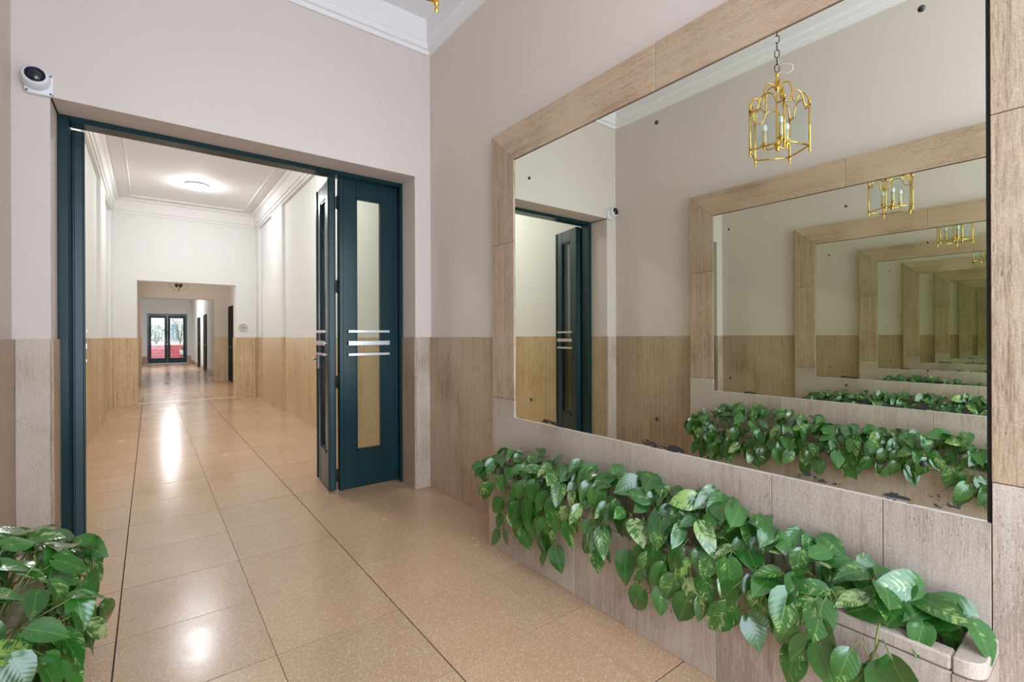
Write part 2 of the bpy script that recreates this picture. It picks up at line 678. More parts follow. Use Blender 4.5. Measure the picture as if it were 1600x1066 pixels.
def slab_run_x(parent, face, sgn, ys, z0=0.0, z1=WZ, mat=M_trav, th=T):
    """upright slabs on a wall whose face is x = face and whose normal is sgn * x"""
    for a, b in zip(ys[:-1], ys[1:]):
        x0, x1 = sorted((face, face + sgn * th))
        put('travertine_slab', BB(x0, x1, a + 0.0011, b - 0.0011, z0, z1, 0.0008), mat, parent)


def slab_run_y(parent, face, sgn, xs, z0=0.0, z1=WZ, mat=M_trav, th=T):
    for a, b in zip(xs[:-1], xs[1:]):
        y0, y1 = sorted((face, face + sgn * th))
        put('travertine_slab', BB(a + 0.0011, b - 0.0011, y0, y1, z0, z1, 0.0008), mat, parent)


for (wall, face, sg) in ((wr, XR, -1), (wl, XL, 1)):
    slab_run_x(wall, face, sg, [SY1, 3.322, YB])
    slab_run_x(wall, face, sg, [YF, -0.52, SY0])
# piers beside the doorway: front faces and reveals
slab_run_y(wb, YB, -1, [XL + T, OL], mat=M_travp)
slab_run_y(wb, YB, -1, [OR, XR - T], mat=M_travp)
slab_run_x(wb, OL, 1, [YB - T, 4.055])
slab_run_x(wb, OR, -1, [YB - T, 4.055])


def ring_profile(x0, x1, y0, y1, prof):
    """moulding swept round a rectangle of walls; prof = (distance from wall, height)"""
    mb = MB()
    n = len(prof)
    rings = []
    for (cx, cy_, sx, sy) in ((x0, y0, 1, 1), (x1, y0, -1, 1), (x1, y1, -1, -1), (x0, y1, 1, -1)):
        rings.append([(cx + sx * d, cy_ + sy * d, z) for d, z in prof])
    vs = [p for r in rings for p in r]
    fs = []
    for i in range(4):
        j = (i + 1) % 4
        for k in range(n):
            k2 = (k + 1) % n
            fs.append((i * n + k, j * n + k, j * n + k2, i * n + k2))
    mb.add(vs, fs)
    return mb


prof_lobby = [(0, 3.732), (0.018, 3.732), (0.022, 3.765), (0.042, 3.770), (0.046, 3.815), (0.056, 3.822), (0.062, 3.832), (0.064, 4.005), (0, 4.005)]
put('trim_1', ring_profile(XL, XR, YF, YB, prof_lobby), M_white, kind='structure')

# ---------------------------------------------------------------- corridor beyond the door
def corridor_wall(name, bay, pier, out):
    mb = MB()
    s = 1 if pier > bay else -1
    def bx(xa, xb, *r):
        a, b = sorted((xa, xb))
        mb.box(a, b, *r)
    bx(out, bay, CY0, 12.25, 0, 4.15)
    for (a, b) in ((9.3, 10.2), (11.6, CY1)):
        bx(bay, pier, a, b, 0, 3.625)
    bx(bay, pier, CY0, CY1, 3.625, 4.15)
    w = put(name, mb, M_cpaint, kind='structure')
    slab_run_x(w, bay, s, [CY0, 4.9, 5.6, 6.35, 7.1, 7.85, 8.6, 9.3], mat=M_travc)
    slab_run_x(w, bay, s, [10.2 + T, 10.9, 11.6 - T], mat=M_travc)
    slab_run_x(w, pier, s, [9.3 - T, 10.2 + T], mat=M_travc)
    slab_run_x(w, pier, s, [11.6 - T, CY1 - T], mat=M_travc)
    for yy, sg in ((9.3, -1), (10.2, 1), (11.6, -1)):
        a, b = sorted((bay, pier))
        y0, y1 = sorted((yy, yy + sg * T))
        put('travertine_slab', BB(a, b, y0, y1, 0, WZ, 0.0014), M_travc, w)
    return w


wcl = corridor_wall('wall_corridor_left', BYL, PXL, -0.75)
wcr = corridor_wall('wall_corridor_right', BYR, PXR, 2.05)
put('ceiling_corridor', B(-0.7, 2.0, CY0 - 0.02, 12.3, 3.965, 4.08), M_white, kind='structure')
prof_cor = [(0, 3.668), (0.018, 3.668), (0.022, 3.715), (0.040, 3.722), (0.046, 3.90), (0.085, 3.925), (0.10, 3.972), (0, 3.972)]
put('trim_2', ring_profile(PXL, PXR, CY0, CY1, prof_cor), M_white, kind='structure')
put('trim_3', ring_profile(PXL + 0.23, PXR - 0.21, CY0 + 0.2, CY1 - 0.25, [(0, 3.970), (0, 3.952), (0.012, 3.947), (0.020, 3.958), (0.046, 3.958), (0.052, 3.947), (0.062, 3.952), (0.062, 3.970)]), M_white, kind='structure')


def arch_wall(name, y0, y1, xa, xb, ztop, mat, wx0=-0.75, wx1=2.05, zt=4.15, stone=True, stone_top=WZ, inner=True):
    mb = MB()
    mb.box(wx0, xa, y0, y1, 0, zt).box(xb, wx1, y0, y1, 0, zt).box(xa, xb, y0, y1, ztop, zt)
    w = put(name, mb, mat, kind='structure')
    if stone:
        slab_run_y(w, y0, -1, [max(wx0, PXL + T), xa], 0, stone_top, M_travc)
        slab_run_y(w, y0, -1, [xb, min(wx1, PXR - T)], 0, stone_top, M_travc)
        slab_run_x(w, xa, 1, [y0 - T, y1], 0, stone_top, M_travc)
        slab_run_x(w, xb, -1, [y0 - T, y1], 0, stone_top, M_travc)
    return w


wa = arch_wall('wall_archway_near', CY1, 12.25, -0.19, 1.45, 2.405, M_cpaint)
wa2 = arch_wall('wall_archway_far', 16.85, 17.05, -0.19, 1.49, 2.392, M_tan)
# vestibule between the two archways
wvl = put('wall_vestibule_left', B(-0.75, -0.60, 12.25, 16.85, 0, 4.15), M_tan, kind='structure')
wvr = put('wall_vestibule_right', B(1.86, 2.05, 12.25, 16.85, 0, 4.15), M_tan, kind='structure')
slab_run_x(wvl, -0.60, 1, [12.25, 13.4, 14.55, 15.7, 16.85], mat=M_travc)
slab_run_x(wvr, 1.86, -1, [12.25, 13.2, 14.2, 15.2, 15.95], mat=M_travc)
put('ceiling_vestibule', B(-0.65, 1.95, 12.25, 16.85, 3.3, 3.4), M_tan, kind='structure')
wn = empty('added_window_1', (-0.60, 14.5, 1.2), 'added frosted window around the vestibule fill light, unseen behind the near archway', kind='structure')
fw = MB()  # invented window framing the fill light, never in view
for a in ((-0.60, -0.575, 13.78, 13.84, 1.18, 2.62), (-0.60, -0.575, 15.16, 15.22, 1.18, 2.62), (-0.60, -0.575, 13.84, 15.16, 1.18, 1.24), (-0.60, -0.575, 13.84, 15.16, 2.56, 2.62)):
    fw.bbox(*a, 0.003)
put('window_frame', fw, M_white, wn)
put('window_pane', B(-0.599, -0.59, 13.84, 15.16, 1.24, 2.56), M_plastic, wn)
# far corridor
wfl = put('wall_far_left', B(-0.75, -0.30, 17.05, 29.9, 0, 4.0), M_cpaint, kind='structure')
wfr = put('wall_far_right', B(1.66, 2.05, 17.05, 29.9, 0, 4.0), M_cpaint, kind='structure')
put('ceiling_far', B(-0.5, 1.9, 17.05, 29.9, 3.38, 3.5), M_white, kind='structure')
we = arch_wall('wall_end', 29.9, 30.15, -0.10, 1.48, 2.46, M_cpaint, zt=4.0, stone=False)
for nm, a in (('baseboard_far_left', (-0.30, -0.285, 17.05, 29.9, 0, 0.16)), ('baseboard_far_right', (1.645, 1.66, 17.05, 29.9, 0, 0.16)),
              ('baseboard_end_left', (-0.285, -0.10, 29.88, 29.9, 0, 0.36)), ('baseboard_end_right', (1.48, 1.645, 29.88, 29.9, 0, 0.36))):
    put(nm, BB(*a, 0.002), M_trav, kind='structure')


# ---------------------------------------------------------------- doors
def door_leaf(parent, hinge, ang, w, z0, z1, stile, rail_b, rail_t, th=0.045, bars=True, flip=1, bar_z=(1.344, 1.244, 1.148), handle=None, mat=M_green, beads=True, label=None):
    """a glazed leaf: local u runs from the hinge across the leaf, n is its thickness direction"""
    ca, sa = math.cos(ang), math.sin(ang)
    def X(mb):
        mb.v = [(hinge[0] + u * ca - n * sa, hinge[1] + u * sa + n * ca, z) for (u, n, z) in mb.v]
        return mb
    t2 = th / 2
    f = MB()
    f.bbox(0, stile, -t2, t2, z0, z1).bbox(w - stile, w, -t2, t2, z0, z1)
    f.bbox(stile - 0.002, w - stile + 0.002, -t2 + 0.001, t2 - 0.001, z0, z0 + rail_b).bbox(stile - 0.002, w - stile + 0.002, -t2 + 0.001, t2 - 0.001, z1 - rail_t, z1)
    if beads:
        for n0, n1 in ((t2 - 0.004, t2 + 0.009), (-t2 - 0.009, -t2 + 0.004)):
            f.bbox(0.0, 0.034, n0, n1, z0, z1).bbox(w - 0.034, w, n0, n1, z0, z1)
    leaf = put('door_leaf', X(f), mat, parent)
    g0, g1, gz0, gz1 = stile, w - stile, z0 + rail_b, z1 - rail_t
    bd = MB()
    for n0, n1 in ((0.006, t2 - 0.006), (-t2 + 0.006, -0.006)):
        bd.box(g0, g0 + 0.012, n0, n1, gz0, gz1).box(g1 - 0.012, g1, n0, n1, gz0, gz1)
        bd.box(g0, g1, n0, n1, gz0, gz0 + 0.012).box(g0, g1, n0, n1, gz1 - 0.012, gz1)
    sill = t2 + 0.010
    bd.box(g0 - 0.02, g1 + 0.02, -sill, -t2 + 0.004, gz0 - 0.018, gz0 + 0.002).box(g0 - 0.02, g1 + 0.02, t2 - 0.004, sill, gz0 - 0.018, gz0 + 0.002)
    put('glazing_bead', X(bd), mat, leaf)
    put('glass_pane', X(B(g0 + 0.002, g1 - 0.002, -0.003, 0.003, gz0 + 0.002, gz1 - 0.002)), M_glass, leaf)
    if bars:
        for k, zb in enumerate(bar_z):
            hh = (0.011, 0.019, 0.011)[k]
            for sgn in (-1, 1):
                b = MB()
                n0, n1 = sorted((sgn * (t2 + 0.020), sgn * (t2 + 0.026)))
                b.bbox(0.082, w - 0.068, n0, n1, zb - hh, zb + hh, 0.0015)
                for uu in (0.098, w - 0.084):
                    m0, m1 = sorted((sgn * t2, sgn * (t2 + 0.021)))
                    b.box(uu - 0.006, uu + 0.006, m0, m1, zb - 0.006, zb + 0.006)
                o = put('guard_bar', X(b), M_chrome, leaf)
    if handle:
        for sgn in (-1, 1):
            hb = MB()
            hu = w - 0.055
            hb.bbox(hu - 0.02, hu + 0.02, *sorted((sgn * t2, sgn * (t2 + 0.006))), handle - 0.09, handle + 0.05, 0.002)
            hb.tube([(hu, sgn * t2, handle), (hu, sgn * (t2 + 0.05), handle), (hu - 0.02, sgn * (t2 + 0.056), handle), (hu - 0.11, sgn * (t2 + 0.056), handle)], 0.009, 8)
            put('door_handle', X(hb), M_chrome, leaf)
    return leaf


d1 = empty('door_1', (0.67, 4.15, 0), 'tall dark green folding glazed door standing open between lobby and corridor', kind='structure')
fm = MB()
fm.bbox(OL, -0.385, 4.06, 4.19, 0, OZ).bbox(1.748, OR, 4.06, 4.19, 0, OZ).bbox(-0.385, 1.748, 4.06, 4.19, 2.630, OZ)
put('door_frame', fm, M_green, d1)
DZ0, DZ1 = 0.012, 2.626
# right: one leaf closed in the frame, its neighbour folded back along the corridor
door_leaf(d1, (1.745, 4.145), PI, 0.508, DZ0, DZ1, 0.142, 0.315, 0.140)
door_leaf(d1, (1.193, 4.168), PI / 2 - math.radians(4.0), 0.508, DZ0, DZ1, 0.142, 0.315, 0.140, handle=1.10)
# left: both leaves folded back past square
la = math.radians(102)
door_leaf(d1, (-0.355, 4.205), la, 0.508, DZ0, DZ1, 0.142, 0.315, 0.140)
door_leaf(d1, (-0.427, 4.215), la - math.radians(2), 0.495, DZ0, DZ1, 0.142, 0.315, 0.140)
for (hx, hy) in ((1.2285, 4.135), (-0.391, 4.19)):
    for hz in (0.14, 0.92, 1.72, 2.42):
        mbh = MB().tube([(hx, hy, hz - 0.055), (hx, hy, hz + 0.055)], 0.0075, 8)
        mbh.box(hx - 0.010, hx + 0.010, hy + 0.001, hy + 0.012, hz - 0.05, hz + 0.05)
        put('door_hinge', mbh, M_dark, d1)

# far courtyard door
d2 = empty('door_2', (0.69, 30.0, 0), 'dark green double door with clear glass at the end of the corridor', kind='structure')
fm = MB()
fm.bbox(-0.10, -0.06, 29.93, 30.05, 0, 2.46).bbox(1.44, 1.48, 29.93, 30.05, 0, 2.46).bbox(-0.06, 1.44, 29.93, 30.05, 2.41, 2.46)
put('door_frame', fm, M_green, d2)
door_leaf(d2, (-0.055, 29.98), 0, 0.742, 0.012, 2.405, 0.10, 0.245, 0.14, beads=False, bar_z=(1.21, 1.12, 1.03))
door_leaf(d2, (1.435, 29.98), PI, 0.742, 0.012, 2.405, 0.10, 0.245, 0.14, beads=False, bar_z=(1.21, 1.12, 1.03))
kb = MB().lathe([(0.0, 0.0), (0.012, 0.0), (0.012, 0.03), (0.034, 0.045), (0.04, 0.065), (0.03, 0.085), (0.0, 0.09)], (0.665, 29.957, 0.95), 14, Matrix.Rotation(PI / 2, 3, 'X'))
put('door_knob', kb, M_chrome, d2)


def side_door(nm, x, y0, y1, z1, label):
    d = empty(nm, (x, (y0 + y1) / 2, 0), label, kind='structure')
    f = MB()
    f.bbox(x - 0.03, x + 0.0, y0, y0 + 0.06, 0, z1).bbox(x - 0.03, x, y1 - 0.06, y1, 0, z1).bbox(x - 0.03, x, y0 + 0.06, y1 - 0.06, z1 - 0.06, z1)
    put('door_frame', f, M_blackdoor, d)
    lf = MB().bbox(x - 0.018, x - 0.002, y0 + 0.06, y1 - 0.06, 0.008, z1 - 0.06)
    for a, b in ((0.2, 0.95), (1.1, z1 - 0.25)):
        lf.bbox(x - 0.024, x - 0.017, y0 + 0.18, y1 - 0.18, a, b, 0.003)
    l = put('door_leaf', lf, M_blackdoor, d)
    put('door_handle', MB().tube([(x - 0.018, y0 + 0.13, 1.02), (x - 0.055, y0 + 0.13, 1.02), (x - 0.055, y0 + 0.23, 1.02)], 0.008, 6), M_chrome, l)
    return d


side_door('door_3', 1.86, 15.95, 16.80, 2.2, 'near black flat door on the vestibule wall just before the far archway')
side_door('door_4', 1.66, 21.4, 22.5, 2.16, 'near black side door in the far corridor, the nearer of two')
side_door('door_5', 1.66, 24.3, 25.5, 2.14, 'near black side door in the far corridor, the farther of two')


# ---------------------------------------------------------------- mirrors with stone surrounds
M_mirror = mirror_mat(MZ0)


def make_mirror(side, label):
    if side > 0:
        wall, face, mir = XR, FR, MR
    else:
        wall, face, mir = XL, FL, ML
    root = empty('wall_mirror', (wall, (MY0 + MY1) / 2, 0.0), label, 'mirror', 'facing mirrors of the lobby')
    x0, x1 = sorted((wall, face))
    bev = 0.0018
    # glass, a hair smaller than the stone opening, on a dark backing
    ga, gb = sorted((mir, mir + side * 0.006))
    put('mirror_glass', B(ga, gb, MY0 + 0.010, MY1 - 0.003, MZ0 + 0.004, MZ1 - 0.006), M_mirror, root)
    ba, bb_ = sorted((mir + side * 0.0062, wall))
    put('backing_board', B(ba, bb_, MY0 + 0.0005, MY1 - 0.0005, MZ0 + 0.0005, MZ1 - 0.0005), M_dark, root)
    ea, eb = sorted((mir - side * 0.004, mir + side * 0.006))
    put('lit_edge_strip', B(ea, eb, MY0 + 0.010, MY1 - 0.003, MZ0 + 0.0005, MZ0 + 0.004), M_litedge, root)  # lit lower edge of the bevel, shaped as a pale strip
    # surround: inner end post pieces, head pieces with mitred corners
    def piece(poly, mat):
        put('surround_stone', MB().prism(poly, 0, x0, x1, bev), mat, root)
    g = 0.0012
    for (a, b) in ((0.8815 + g, 1.918 - g),):
        piece([(MY1, a), (SY1, a), (SY1, b), (MY1, b)], M_trav)
        piece([(SY0, a), (MY0, a), (MY0, b), (SY0, b)], M_trav)
    piece([(MY1, 1.918 + g), (SY1, 1.918 + g), (SY1, SZ1 - g), (MY1, MZ1 - g)], M_trav)
    piece([(SY0, 1.918 + g), (MY0, 1.918 + g), (MY0, MZ1 - g), (SY0, SZ1 - g)], M_trav)
    jy = 1.393
    piece([(MY1, MZ1), (SY1, SZ1), (jy + g, SZ1), (jy + g, MZ1)], M_travy)
    piece([(jy - g, MZ1), (jy - g, SZ1), (SY0, SZ1), (MY0, MZ1)], M_travy)
    # fixing screws with washers
    for (yy, zz) in ((2.355, 2.29), (1.39, 2.30), (0.404, 2.305), (2.345, 0.90), (1.393, 0.907), (0.404, 0.90)):
        rot = Matrix.Rotation(-side * PI / 2, 3, 'Y')
        s = MB().lathe([(0.0, 0.007), (0.006, 0.006), (0.009, 0.004), (0.0105, 0.0), (0.0, 0.0)], (mir, yy, zz), 12, rot)
        put('fixing_screw', s, M_screw, root)
    return root


make_mirror(1, 'large stone-framed mirror on the right wall, above the long planter')
make_mirror(-1, 'stone-framed mirror on the left wall, seen only as a reflection')
# pale slabs below the mirrors, set into the walls
for (wall, x, face, sg) in ((wr, XR, FR, -1), (wl, XL, FL, 1)):
    a, b = sorted((x, face))
    g = 0.0012
    put('travertine_slab', MB().prism([(1.891 + g, 0), (SY1, 0), (SY1, 0.8815 - g), (MY1, 0.8815 - g), (MY1, MZ0), (1.891 + g, MZ0)], 0, a, b, 0.001), M_travp, wall)
    for (y0, y1) in ((0.862, 1.891), (0.507, 0.862), (MY0, 0.507)):
        put('travertine_slab', BB(a, b, y0 + g, y1 - g, 0, MZ0, 0.001), M_travp, wall)
    put('travertine_slab', BB(a, b, SY0, MY0 - g, 0, 0.8815 - g, 0.001), M_travp, wall)


# ---------------------------------------------------------------- planters
def make_planter(side, label):
    face = FR if side > 0 else FL
    X = lambda d: face - side * d
    D = 0.195
    y0, y1 = 0.235, 2.52
    root = empty('planter_trough', (X(D / 2), (y0 + y1) / 2, 0), label, 'planter', 'stone troughs under the mirrors')
    def bx(d0, d1, a, b, z0, z1, bev=0.003):
        x0, x1 = sorted((X(d0), X(d1)))
        return MB().bbox(x0, x1, a, b, z0, z1, bev)
    g = 0.001
    cuts = [0.302, 0.98, 1.75, y1]
    for a, b in zip(cuts[:-1], cuts[1:]):
        put('front_slab', bx(D - 0.03, D, a + g / 2, b - g / 2, 0, 0.402, 0.002), M_travp, root)
    put('end_slab', bx(0.001, D - 0.031, y1 - 0.03, y1, 0, 0.402), M_travp, root)
    # thick chamfered rim
    rcuts = [0.302, 1.35, y1]
    for a, b in zip(rcuts[:-1], rcuts[1:]):
        put('rim_stone', bx(D - 0.052, D + 0.003, a + g, b - g, 0.405, 0.445, 0.006), M_travp, root)
    # rounded end block near the entrance
    bm = MB()
    n = 8
    poly = [(X(0.001), 0.236), (X(0.001), 0.301)] + [(X(D + 0.003), 0.301)]
    rr = 0.045
    for k in range(n + 1):
        a = PI / 2 * k / n
        poly.append((X(D + 0.003 - rr + rr * math.cos(a)), 0.236 + rr - rr * math.sin(a)))
    bm.prism(poly, 2, 0.0, 0.400)
    put('end_block', bm, M_travp, root)
    put('end_block_cap', MB().prism(poly, 2, 0.403, 0.447, 0.004), M_travp, root)
    x0, x1 = sorted((X(0.0015), X(D - 0.0305)))
    # crumbly soil surface
    sm = MB()
    ny, nx = 60, 6
    vs = []
    rnd = random.Random(4)
    for i in range(ny + 1):
        for j in range(nx + 1):
            vs.append((x0 + (x1 - x0) * j / nx, 0.304 + (y1 - 0.032 - 0.304) * i / ny, 0.375 + rnd.uniform(-0.012, 0.014)))
    fs = [(i * (nx + 1) + j, i * (nx + 1) + j + 1, (i + 1) * (nx + 1) + j + 1, (i + 1) * (nx + 1) + j) for i in range(ny) for j in range(nx)]
    sm.add(vs, fs, True)
    put('soil', sm, M_soil, root, kind='stuff')
    return root


make_planter(1, 'long pale stone trough planter standing below the big mirror')
make_planter(-1, 'stone trough planter on the left, hidden under its plant at the lower left corner')


# ---------------------------------------------------------------- pothos plants
def leaf_mesh(name, W, fold, bend, twist, mat, ripple, seed):
    rnd = random.Random(seed)
    rows = [0.0, 0.07, 0.2, 0.38, 0.58, 0.77, 0.91, 1.0]
    cols = [-1, -0.52, 0, 0.52, 1]
    hw = {0.0: 0.10, 0.07: 0.62, 0.2: 0.94, 0.38: 1.0, 0.58: 0.84, 0.77: 0.53, 0.91: 0.21, 1.0: 0.015}
    vs, uvs = [], []
    ph = rnd.uniform(0, 6)
    for v in rows:
        for u in cols:
            w = hw[v] * W / 2
            x = u * w
            y = v - 0.16 * (abs(u) ** 1.6) * (1 - v) ** 2.5
            z = fold * abs(x) * (1 - 0.3 * v) - bend * v * v - 0.35 * abs(u) ** 2 * w * 0.5
            z += ripple * math.sin(ph + v * 7 + u * 1.5) * abs(u)
            x += twist * v * v * 0.2
            vs.append((x, y, z))
            uvs.append((0.5 + u * hw[v] / 2, v))
    nc = len(cols)
    fs = [(i * nc + j, i * nc + j + 1, (i + 1) * nc + j + 1, (i + 1) * nc + j) for i in range(len(rows) - 1) for j in range(nc - 1)]
    me = bpy.data.meshes.new(name)
    me.from_pydata(vs, [], fs)
    uvl = me.uv_layers.new(name='UVMap')
    for lp in me.loops:
        uvl.data[lp.index].uv = uvs[lp.vertex_index]
    me.polygons.foreach_set('use_smooth', [True] * len(fs))
    me.materials.append(mat)
    me.update()
    return me


LEAVES = [
    leaf_mesh('leaf_broad', 0.82, 0.42, 0.26, 0.3, M_leaf, 0.012, 1),
    leaf_mesh('leaf_heart', 0.78, 0.50, 0.42, -0.3, M_leaf, 0.016, 2),
    leaf_mesh('leaf_flat', 0.78, 0.20, 0.14, 0.1, M_leaf, 0.014, 3),
    leaf_mesh('leaf_narrow', 0.62, 0.55, 0.34, 0.5, M_leaf, 0.012, 4),
    leaf_mesh('leaf_marbled', 0.76, 0.25, 0.20, -0.4, M_leafy, 0.018, 5),
    leaf_mesh('leaf_marbled_narrow', 0.60, 0.40, 0.15, 0.4, M_leafy, 0.014, 6),
]


def interp(tab, y):
    if y <= tab[0][0]:
        return tab[0][1]
    for (a, va), (b, vb) in zip(tab[:-1], tab[1:]):
        if y <= b:
            return va + (vb - va) * (y - a) / (b - a)
    return tab[-1][1]


def make_pothos(side, label, top, bottom, clusters, n_top, n_hang, seed, reach, hang_from, hang_bias=1.0):
    rnd = random.Random(seed)
    face = FR if side > 0 else FL
    X = lambda d: face - side * d
    root = empty('pothos_plant', (X(0.09), 1.38, 0.38), label, 'plant', 'trailing plants in the stone troughs')
    base = Vector(root.location)
    def leaf(p, tip, nrm, L, kind=None, attach=None):
        """p = leaf base; tip, nrm = directions as (d outward, y, z)"""
        tip = (max(tip[0], 0.30) if p[0] < 0.10 else tip[0], tip[1], tip[2])
        t = Vector((-side * tip[0], tip[1], tip[2])).normalized()
        n = Vector((-side * nrm[0], nrm[1], nrm[2]))
        n = (n - t * n.dot(t)).normalized()
        x = t.cross(n)
        P = Vector((X(p[0]), p[1], p[2]))
        # keep the tip clear of the stone
        me = LEAVES[kind if kind is not None else rnd.choices(range(6), (6, 6, 5, 4, 3, 3))[0]]
        o = bpy.data.objects.new('leaf', me)
        COL.objects.link(o)
        o.parent = root
        Mx = Matrix(((x.x, t.x, n.x, 0), (x.y, t.y, n.y, 0), (x.z, t.z, n.z, 0), (0, 0, 0, 1)))
        o.matrix_local = Matrix.Translation(P - base) @ Mx @ Matrix.Diagonal((L, L, L, 1))
        if attach is not None:
            A = Vector((X(attach[0]), attach[1], attach[2]))
            mid = A.lerp(P, 0.6) + Vector((-side * 0.0, 0, 0.03)) - t * 0.015
            pm = MB().tube([A, A.lerp(mid, 0.5) + Vector((0, 0, 0.012)), mid, P], [0.0028, 0.0026, 0.0022, 0.002], 4, cap=False)
            put('petiole', pm, M_stem, root)
        return P, t

    # canopy over the trough
    for i in range(n_top):
        y = 0.27 + (2.60 - 0.27) * (i + rnd.random()) / n_top
        y = 0.27 + (y - 0.27) ** 1.0
        rc = interp(reach, y)
        d = 0.045 + (rc - 0.045) * rnd.random()
        zt = interp(top, y)
        prof = 1.0 - ((d - 0.08) / (rc - 0.04)) ** 2 * (0.85 if d > 0.08 else 0.2)
        lay = rnd.random() ** 0.6
        z = 0.44 + (zt + 0.0 - 0.44) * max(prof, 0.0) * (0.40 + 0.60 * lay)
        L = rnd.uniform(0.070, 0.128) * (0.88 if y > 2.0 else 1.0)
        yaw = rnd.gauss(0, 0.75)
        pitch = rnd.uniform(-0.95, 0.25) - 1.2 * max(d - 0.12, 0)
        out = 1.0 if d > 0.06 else 0.6
        tip = (math.cos(yaw) * math.cos(pitch) * out, math.sin(yaw) * math.cos(pitch), math.sin(pitch))
        nrm = (0.45 + rnd.gauss(0, 0.35), -0.35 + rnd.gauss(0, 0.45), 1.0 + rnd.gauss(0, 0.25))
        at = (min(max(d * 0.55, 0.02), 0.13), min(max(y + rnd.uniform(-0.08, 0.08), 0.33), 2.46), 0.372)
        leaf((d, y, z), tip, nrm, L, None, at)
    # fringe hanging over the rim
    for i in range(n_hang):
        y = hang_from + (2.68 - hang_from) * ((i + rnd.random()) / n_hang) ** hang_bias
        zb = interp(bottom, y)
        f = rnd.random() ** 1.5
        z = 0.50 - (0.50 - min(zb + 0.10, 0.46)) * f
        d = 0.225 + rnd.uniform(-0.008, 0.035) + 0.02 * f + max(interp(reach, y) - 0.25, 0) * rnd.random()
        if y > 2.54:
            d = rnd.uniform(0.06, 0.24)
        L = rnd.uniform(0.080, 0.130)
        sway = rnd.gauss(0, 0.45)
        tip = (0.15 + rnd.uniform(-0.05, 0.65), sway, -1.0)
        nrm = (1.0, -0.40 + rnd.gauss(0, 0.45), 0.45 + rnd.gauss(0, 0.3))
        at = (0.205, min(y + rnd.uniform(-0.05, 0.05), 2.56), min(z + 0.06, 0.465))
        if y > 2.54:
            at = (0.10, 2.47, 0.40)
        leaf((d, y, z), tip, nrm, L, None, at)
    # long trailing vines
    for (y, zlow, nl, spread) in clusters:
        m = MB()
        pts = [(0.10, y + 0.03, 0.37), (0.14, y + 0.02, 0.455), (0.20, y, 0.472), (0.232, y, 0.43)]
        k = 6
        for q in range(1, k + 1):
            pts.append((0.238 + rnd.uniform(0, 0.025), y + spread * math.sin(q * 1.3 + y * 9) * q / k, 0.43 - (0.43 - zlow - 0.07) * q / k))
        wp = [Vector((X(a), b, c)) for a, b, c in pts]
        m.tube(wp, [0.0034] * 4 + [0.003 - 0.0002 * q for q in range(k)], 6)
        put('vine', m, M_stem, root)
        for q in range(nl):
            tt = (q + 0.7) / nl
            ix = 3 + tt * (k - 0.001)
            a, b = pts[int(ix)], pts[min(int(ix) + 1, len(pts) - 1)]
            fr = ix - int(ix)
            c = [a[e] + (b[e] - a[e]) * fr for e in range(3)]
            sd = 1 if q % 2 else -1
            p = (c[0] + rnd.uniform(0.004, 0.03), c[1] + sd * rnd.uniform(0.02, 0.055), c[2] + rnd.uniform(-0.005, 0.03))
            tip = (0.12 + rnd.uniform(0, 0.3), sd * rnd.uniform(0.1, 0.7), -0.9)
            nrm = (1.0, -0.3 + rnd.gauss(0, 0.35), 0.35 + rnd.gauss(0, 0.2))
            leaf(p, tip, nrm, rnd.uniform(0.08, 0.125), rnd.choices(range(6), (3, 3, 3, 2, 4, 3))[0], tuple(c))
    return root


top_r = [(0.25, 0.50), (0.34, 0.535), (0.45, 0.575), (0.6, 0.60), (0.73, 0.615), (0.89, 0.665), (1.0, 0.70), (1.22, 0.69), (1.43, 0.66), (1.56, 0.66), (1.8, 0.66), (2.06, 0.65), (2.43, 0.60), (2.62, 0.53), (2.75, 0.48)]
bot_r = [(0.25, 0.46), (0.37, 0.46), (0.45, 0.40), (0.61, 0.40), (0.71, 0.34), (0.84, 0.30), (0.95, 0.40), (1.05, 0.30), (1.26, 0.24), (1.4, 0.27), (1.55, 0.24), (1.68, 0.25), (1.87, 0.18), (2.1, 0.2), (2.27, 0.18), (2.45, 0.26), (2.7, 0.30)]
cl_r = [(0.46, 0.20, 5, 0.05), (0.62, 0.20, 6, 0.06), (0.83, 0.24, 6, 0.05), (1.05, 0.22, 6, 0.06), (1.24, 0.17, 6, 0.06), (1.52, 0.22, 5, 0.04), (1.87, 0.08, 6, 0.05), (2.08, 0.15, 5, 0.05), (2.24, 0.05, 6, 0.05)]
make_pothos(1, 'variegated trailing pothos in the long trough under the large mirror', top_r, bot_r, cl_r, 190, 50, 11, [(0.25, 0.12), (0.42, 0.17), (0.6, 0.24), (2.7, 0.25)], 0.56)
top_l = [(0.25, 0.60), (0.57, 0.62), (0.77, 0.68), (1.05, 0.63), (1.46, 0.64), (1.8, 0.70), (2.18, 0.72), (2.5, 0.63), (2.7, 0.53)]
bot_l = [(0.25, 0.22), (0.55, 0.22), (0.8, 0.31), (1.0, 0.30), (1.28, 0.27), (1.63, 0.24), (1.98, 0.23), (2.4, 0.16), (2.6, 0.20)]
cl_l = [(0.42, 0.18, 6, 0.06), (0.62, 0.22, 6, 0.05), (0.98, 0.28, 5, 0.05), (1.3, 0.24, 5, 0.05), (1.62, 0.22, 5, 0.05), (2.0, 0.20, 5, 0.05), (2.2, 0.14, 6, 0.05), (2.38, 0.12, 6, 0.05)]
make_pothos(-1, 'pothos with glossy leaves cut off by the photo\'s lower left corner', top_l, bot_l, cl_l, 164, 88, 29, [(0.25, 0.25), (1.5, 0.25), (1.75, 0.33), (2.5, 0.36), (2.7, 0.28)], 0.30, 0.62)

